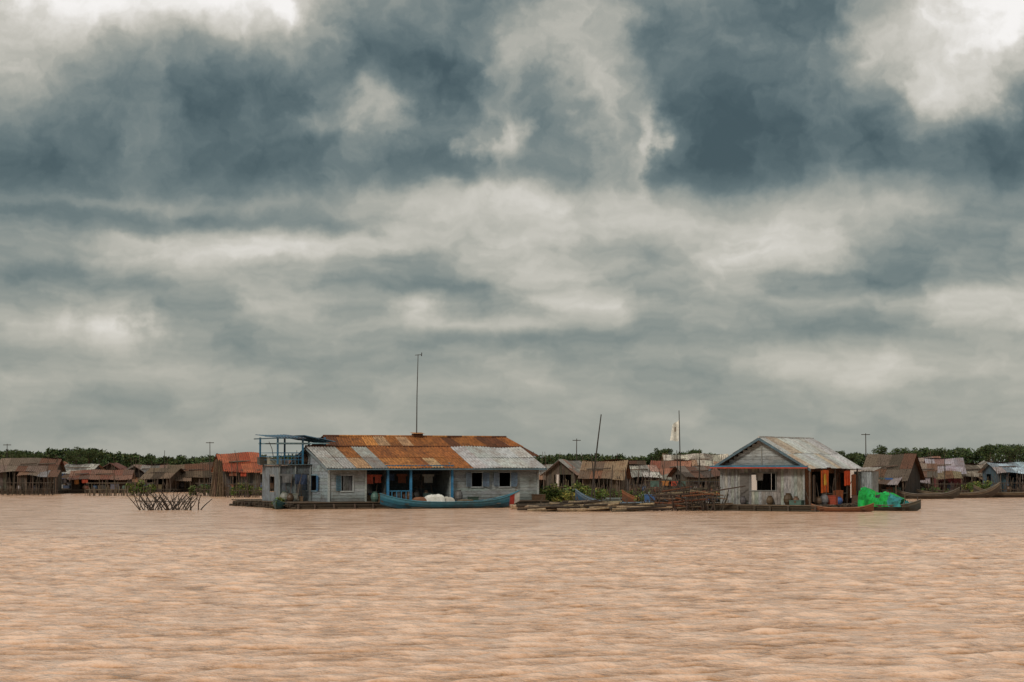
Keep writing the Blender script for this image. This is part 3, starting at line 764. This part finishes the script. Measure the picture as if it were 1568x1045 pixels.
for i in range(N_):
    x0=-1400+2800*i/N_; x1=-1400+2800*(i+1)/N_
    p.quad([(x0,893,-.1),(x1,893,-.1),(x1,903,.7),(x0,903,.7)],(.06,.055,.03)); p.quad([(x0,903,.7),(x1,903,.7),(x1,1900,2.0),(x0,1900,2.0)],(.05,.06,.025))
p.done()

# ============================================================ WORLD
SUN_EL,SUN_AZ=36,-150
w=bpy.data.worlds.new('World'); scene.world=w; w.use_nodes=True; nt=w.node_tree; N=nt.nodes; Lk=nt.links; N.clear()
out=N.new('ShaderNodeOutputWorld')
sky=N.new('ShaderNodeTexSky'); sky.sky_type='NISHITA'; sky.sun_disc=False; sky.sun_elevation=math.radians(SUN_EL); sky.sun_rotation=math.radians(SUN_AZ)
bg1=N.new('ShaderNodeBackground'); bg1.inputs[1].default_value=.08; Lk.new(sky.outputs[0],bg1.inputs[0])
tc=N.new('ShaderNodeTexCoord'); sx=N.new('ShaderNodeSeparateXYZ'); Lk.new(tc.outputs['Generated'],sx.inputs[0])
def math_(op,a,b=None,c=None,clamp=False):
    n=N.new('ShaderNodeMath'); n.operation=op; n.use_clamp=clamp
    for i,v in enumerate((a,b,c)):
        if v is None: continue
        if isinstance(v,(int,float)): n.inputs[i].default_value=v
        else: Lk.new(v,n.inputs[i])
    return n.outputs[0]
def vmath(op,a,b=None,c=None):
    n=N.new('ShaderNodeVectorMath'); n.operation=op
    for i,v in enumerate((a,b,c)):
        if v is None: continue
        if isinstance(v,tuple): n.inputs[i].default_value=v
        else: Lk.new(v,n.inputs[i])
    return n.outputs['Value'] if op=='DOT_PRODUCT' else n.outputs[0]
def mapr(v,a,b,c,d):
    n=N.new('ShaderNodeMapRange'); Lk.new(v,n.inputs[0])
    for i,x in enumerate((a,b,c,d)): n.inputs[i+1].default_value=x
    return n.outputs[0]
az=math_('ARCTAN2',sx.outputs[0],sx.outputs[1]); el=math_('ARCSINE',sx.outputs[2])
U=math_('MULTIPLY',az,F/100); V=math_('MULTIPLY',math_('ABSOLUTE',el),F/100)
cb=N.new('ShaderNodeCombineXYZ'); Lk.new(U,cb.inputs[0]); Lk.new(V,cb.inputs[1]); P=cb.outputs[0]
def noise(vec,scale,detail=4,rough=.5,dist=0):
    n=N.new('ShaderNodeTexNoise'); n.inputs['Scale'].default_value=scale; n.inputs['Detail'].default_value=detail; n.inputs['Roughness'].default_value=rough; n.inputs['Distortion'].default_value=dist
    Lk.new(vec,n.inputs['Vector']); return n
hi=mapr(V,3.2,4.8,0,1)
yf=mapr(V,2.5,4.8,.35,1)
cw=N.new('ShaderNodeCombineXYZ'); cw.inputs[0].default_value=1; Lk.new(yf,cw.inputs[1])
n1=noise(P,.55,1,.4); wv=vmath('MULTIPLY',vmath('SUBTRACT',n1.outputs['Color'],(.5,.5,.5)),(1.4,.7,0))
n1b=noise(P,1.7,4,.55); wv2=vmath('MULTIPLY',vmath('SUBTRACT',n1b.outputs['Color'],(.5,.5,.5)),(1.3,.7,0))
PW=vmath('ADD',P,vmath('MULTIPLY',vmath('ADD',wv,wv2),cw.outputs[0]))
vw=N.new('ShaderNodeSeparateXYZ'); Lk.new(PW,vw.inputs[0])
ramp=N.new('ShaderNodeValToRGB'); Lk.new(math_('DIVIDE',math_('MULTIPLY',math_('ADD',V,vw.outputs[1]),.5),10,clamp=True),ramp.inputs[0]); el_=ramp.color_ramp.elements; ramp.color_ramp.interpolation='B_SPLINE'
prof_=[(0,.49),(.10,.49),(.2,.46),(.3,.43),(.37,.37),(.42,.25),(.46,.16),(.55,.15),(.63,.20),(.72,.28),(.85,.5),(1,.7)]
el_[0].position=0; el_[0].color=(prof_[0][1],)*3+(1,); el_[1].position=1; el_[1].color=(prof_[-1][1],)*3+(1,)
for a,b_ in prof_[1:-1]:
    e=el_.new(a); e.color=(b_,b_,b_,1)
rs=N.new('ShaderNodeSeparateColor'); Lk.new(ramp.outputs[0],rs.inputs[0]); acc=rs.outputs[0]
blobs=[(290,0,175,52,.66),(90,10,50,80,.34),(20,120,60,55,.30),(190,150,110,60,.10),(440,25,50,35,.22),
(578,150,42,26,.40),(500,190,50,14,.20),(622,182,30,20,.16),
(850,70,65,55,.32),(768,180,30,65,.32),(930,145,50,80,.30),(1000,215,14,45,.34),(880,230,80,35,.16),(740,225,45,20,.15),
(1420,75,70,50,.62),(1460,160,50,32,.44),(1545,20,55,50,.48),(1310,80,30,35,.28),(1530,110,40,50,.2),
(680,315,170,26,.26),(1000,300,240,14,.12),(1180,345,220,28,.24),(270,385,110,26,.28),(490,375,80,16,.22),(760,345,150,28,.18),(1210,395,120,22,.22),(240,318,150,10,.14),
(110,500,80,18,.24),(205,490,25,34,.18),(625,475,45,22,.26),(830,420,75,30,.22),(740,500,110,10,.2),(1500,465,110,16,.28),(1530,500,80,10,.16),(930,465,45,24,.2),
(1420,565,110,24,.18),(1170,552,90,12,.12),(600,585,200,12,.06),(430,470,60,30,.14),(1350,330,90,20,.1),
(640,60,90,90,-.06),(1180,130,90,110,-.06),(90,270,200,30,-.06),(350,340,220,13,-.14),(540,490,120,20,-.14),(90,430,130,14,-.12),(1330,440,130,14,-.12),(1530,350,110,28,-.12),(640,440,180,10,-.12),(1150,510,180,12,-.10),(300,550,200,12,-.07),(900,520,140,10,-.08)]
for (bx,by,su,sv,am) in blobs:
    u0,v0=(bx-784)/100,(711-by)/100; iu,iv=70.0/su,70.0/sv
    q=vmath('MULTIPLY_ADD',PW,(iu,iv,0),(-u0*iu,-v0*iv,0)); dd=vmath('DOT_PRODUCT',q,q)
    acc=math_('MULTIPLY_ADD',math_('POWER',math.exp(-1),dd),am,acc)
ps=vmath('MULTIPLY',PW,(.42,1.15,1)); nS=noise(ps,1.0,4,.55); nB=noise(PW,.75,5,.52)
dS=math_('MULTIPLY',math_('MULTIPLY',math_('SUBTRACT',nS.outputs['Fac'],.5),.9),mapr(V,0,2.4,.35,1)); dB=math_('MULTIPLY',math_('SUBTRACT',nB.outputs['Fac'],.5),.9)
mxn=N.new('ShaderNodeMix'); Lk.new(hi,mxn.inputs[0]); Lk.new(dS,mxn.inputs[2]); Lk.new(dB,mxn.inputs[3])
acc=math_('ADD',acc,mxn.outputs[0])
cr=N.new('ShaderNodeValToRGB'); Lk.new(acc,cr.inputs[0]); ce=cr.color_ramp.elements; cr.color_ramp.interpolation='B_SPLINE'
cols=[(0,(62,79,84)),(.13,(80,97,101)),(.30,(110,124,125)),(.47,(152,156,149)),(.63,(188,185,174)),(.80,(220,216,208)),(.93,(250,247,244))]
ce[0].position=0; ce[0].color=(*s2l(cols[0][1]),1); ce[1].position=.93; ce[1].color=(*s2l(cols[-1][1]),1)
for a,c in cols[1:-1]:
    e=ce.new(a); e.color=(*s2l(c),1)
bg2=N.new('ShaderNodeBackground'); Lk.new(cr.outputs[0],bg2.inputs[0]); Lk.new(mapr(el,math.radians(15),math.radians(50),1.0,1.2),bg2.inputs[1])
ms=N.new('ShaderNodeMixShader'); ms.inputs[0].default_value=.95; Lk.new(bg1.outputs[0],ms.inputs[1]); Lk.new(bg2.outputs[0],ms.inputs[2]); Lk.new(ms.outputs[0],out.inputs[0])

sl=bpy.data.lights.new('sun','SUN'); sl.energy=2.0; sl.angle=math.radians(10); sl.color=(1,.93,.82)
so=bpy.data.objects.new('sun',sl); scene.collection.objects.link(so)
sd=Vector((math.sin(math.radians(SUN_AZ))*math.cos(math.radians(SUN_EL)),math.cos(math.radians(SUN_AZ))*math.cos(math.radians(SUN_EL)),math.sin(math.radians(SUN_EL))))
so.rotation_euler=sd.to_track_quat('Z','Y').to_euler()
cd=bpy.data.cameras.new('camera'); cd.lens=70; cd.sensor_width=36; cd.clip_end=20000; cd.clip_start=.5
co=bpy.data.objects.new('camera',cd); scene.collection.objects.link(co); co.location=(0,0,CAMZ)
co.rotation_euler=(math.radians(90)+math.atan(188.5/F),0,0); scene.camera=co
scene.view_settings.view_transform='Standard'; scene.view_settings.look='None'; scene.view_settings.exposure=0
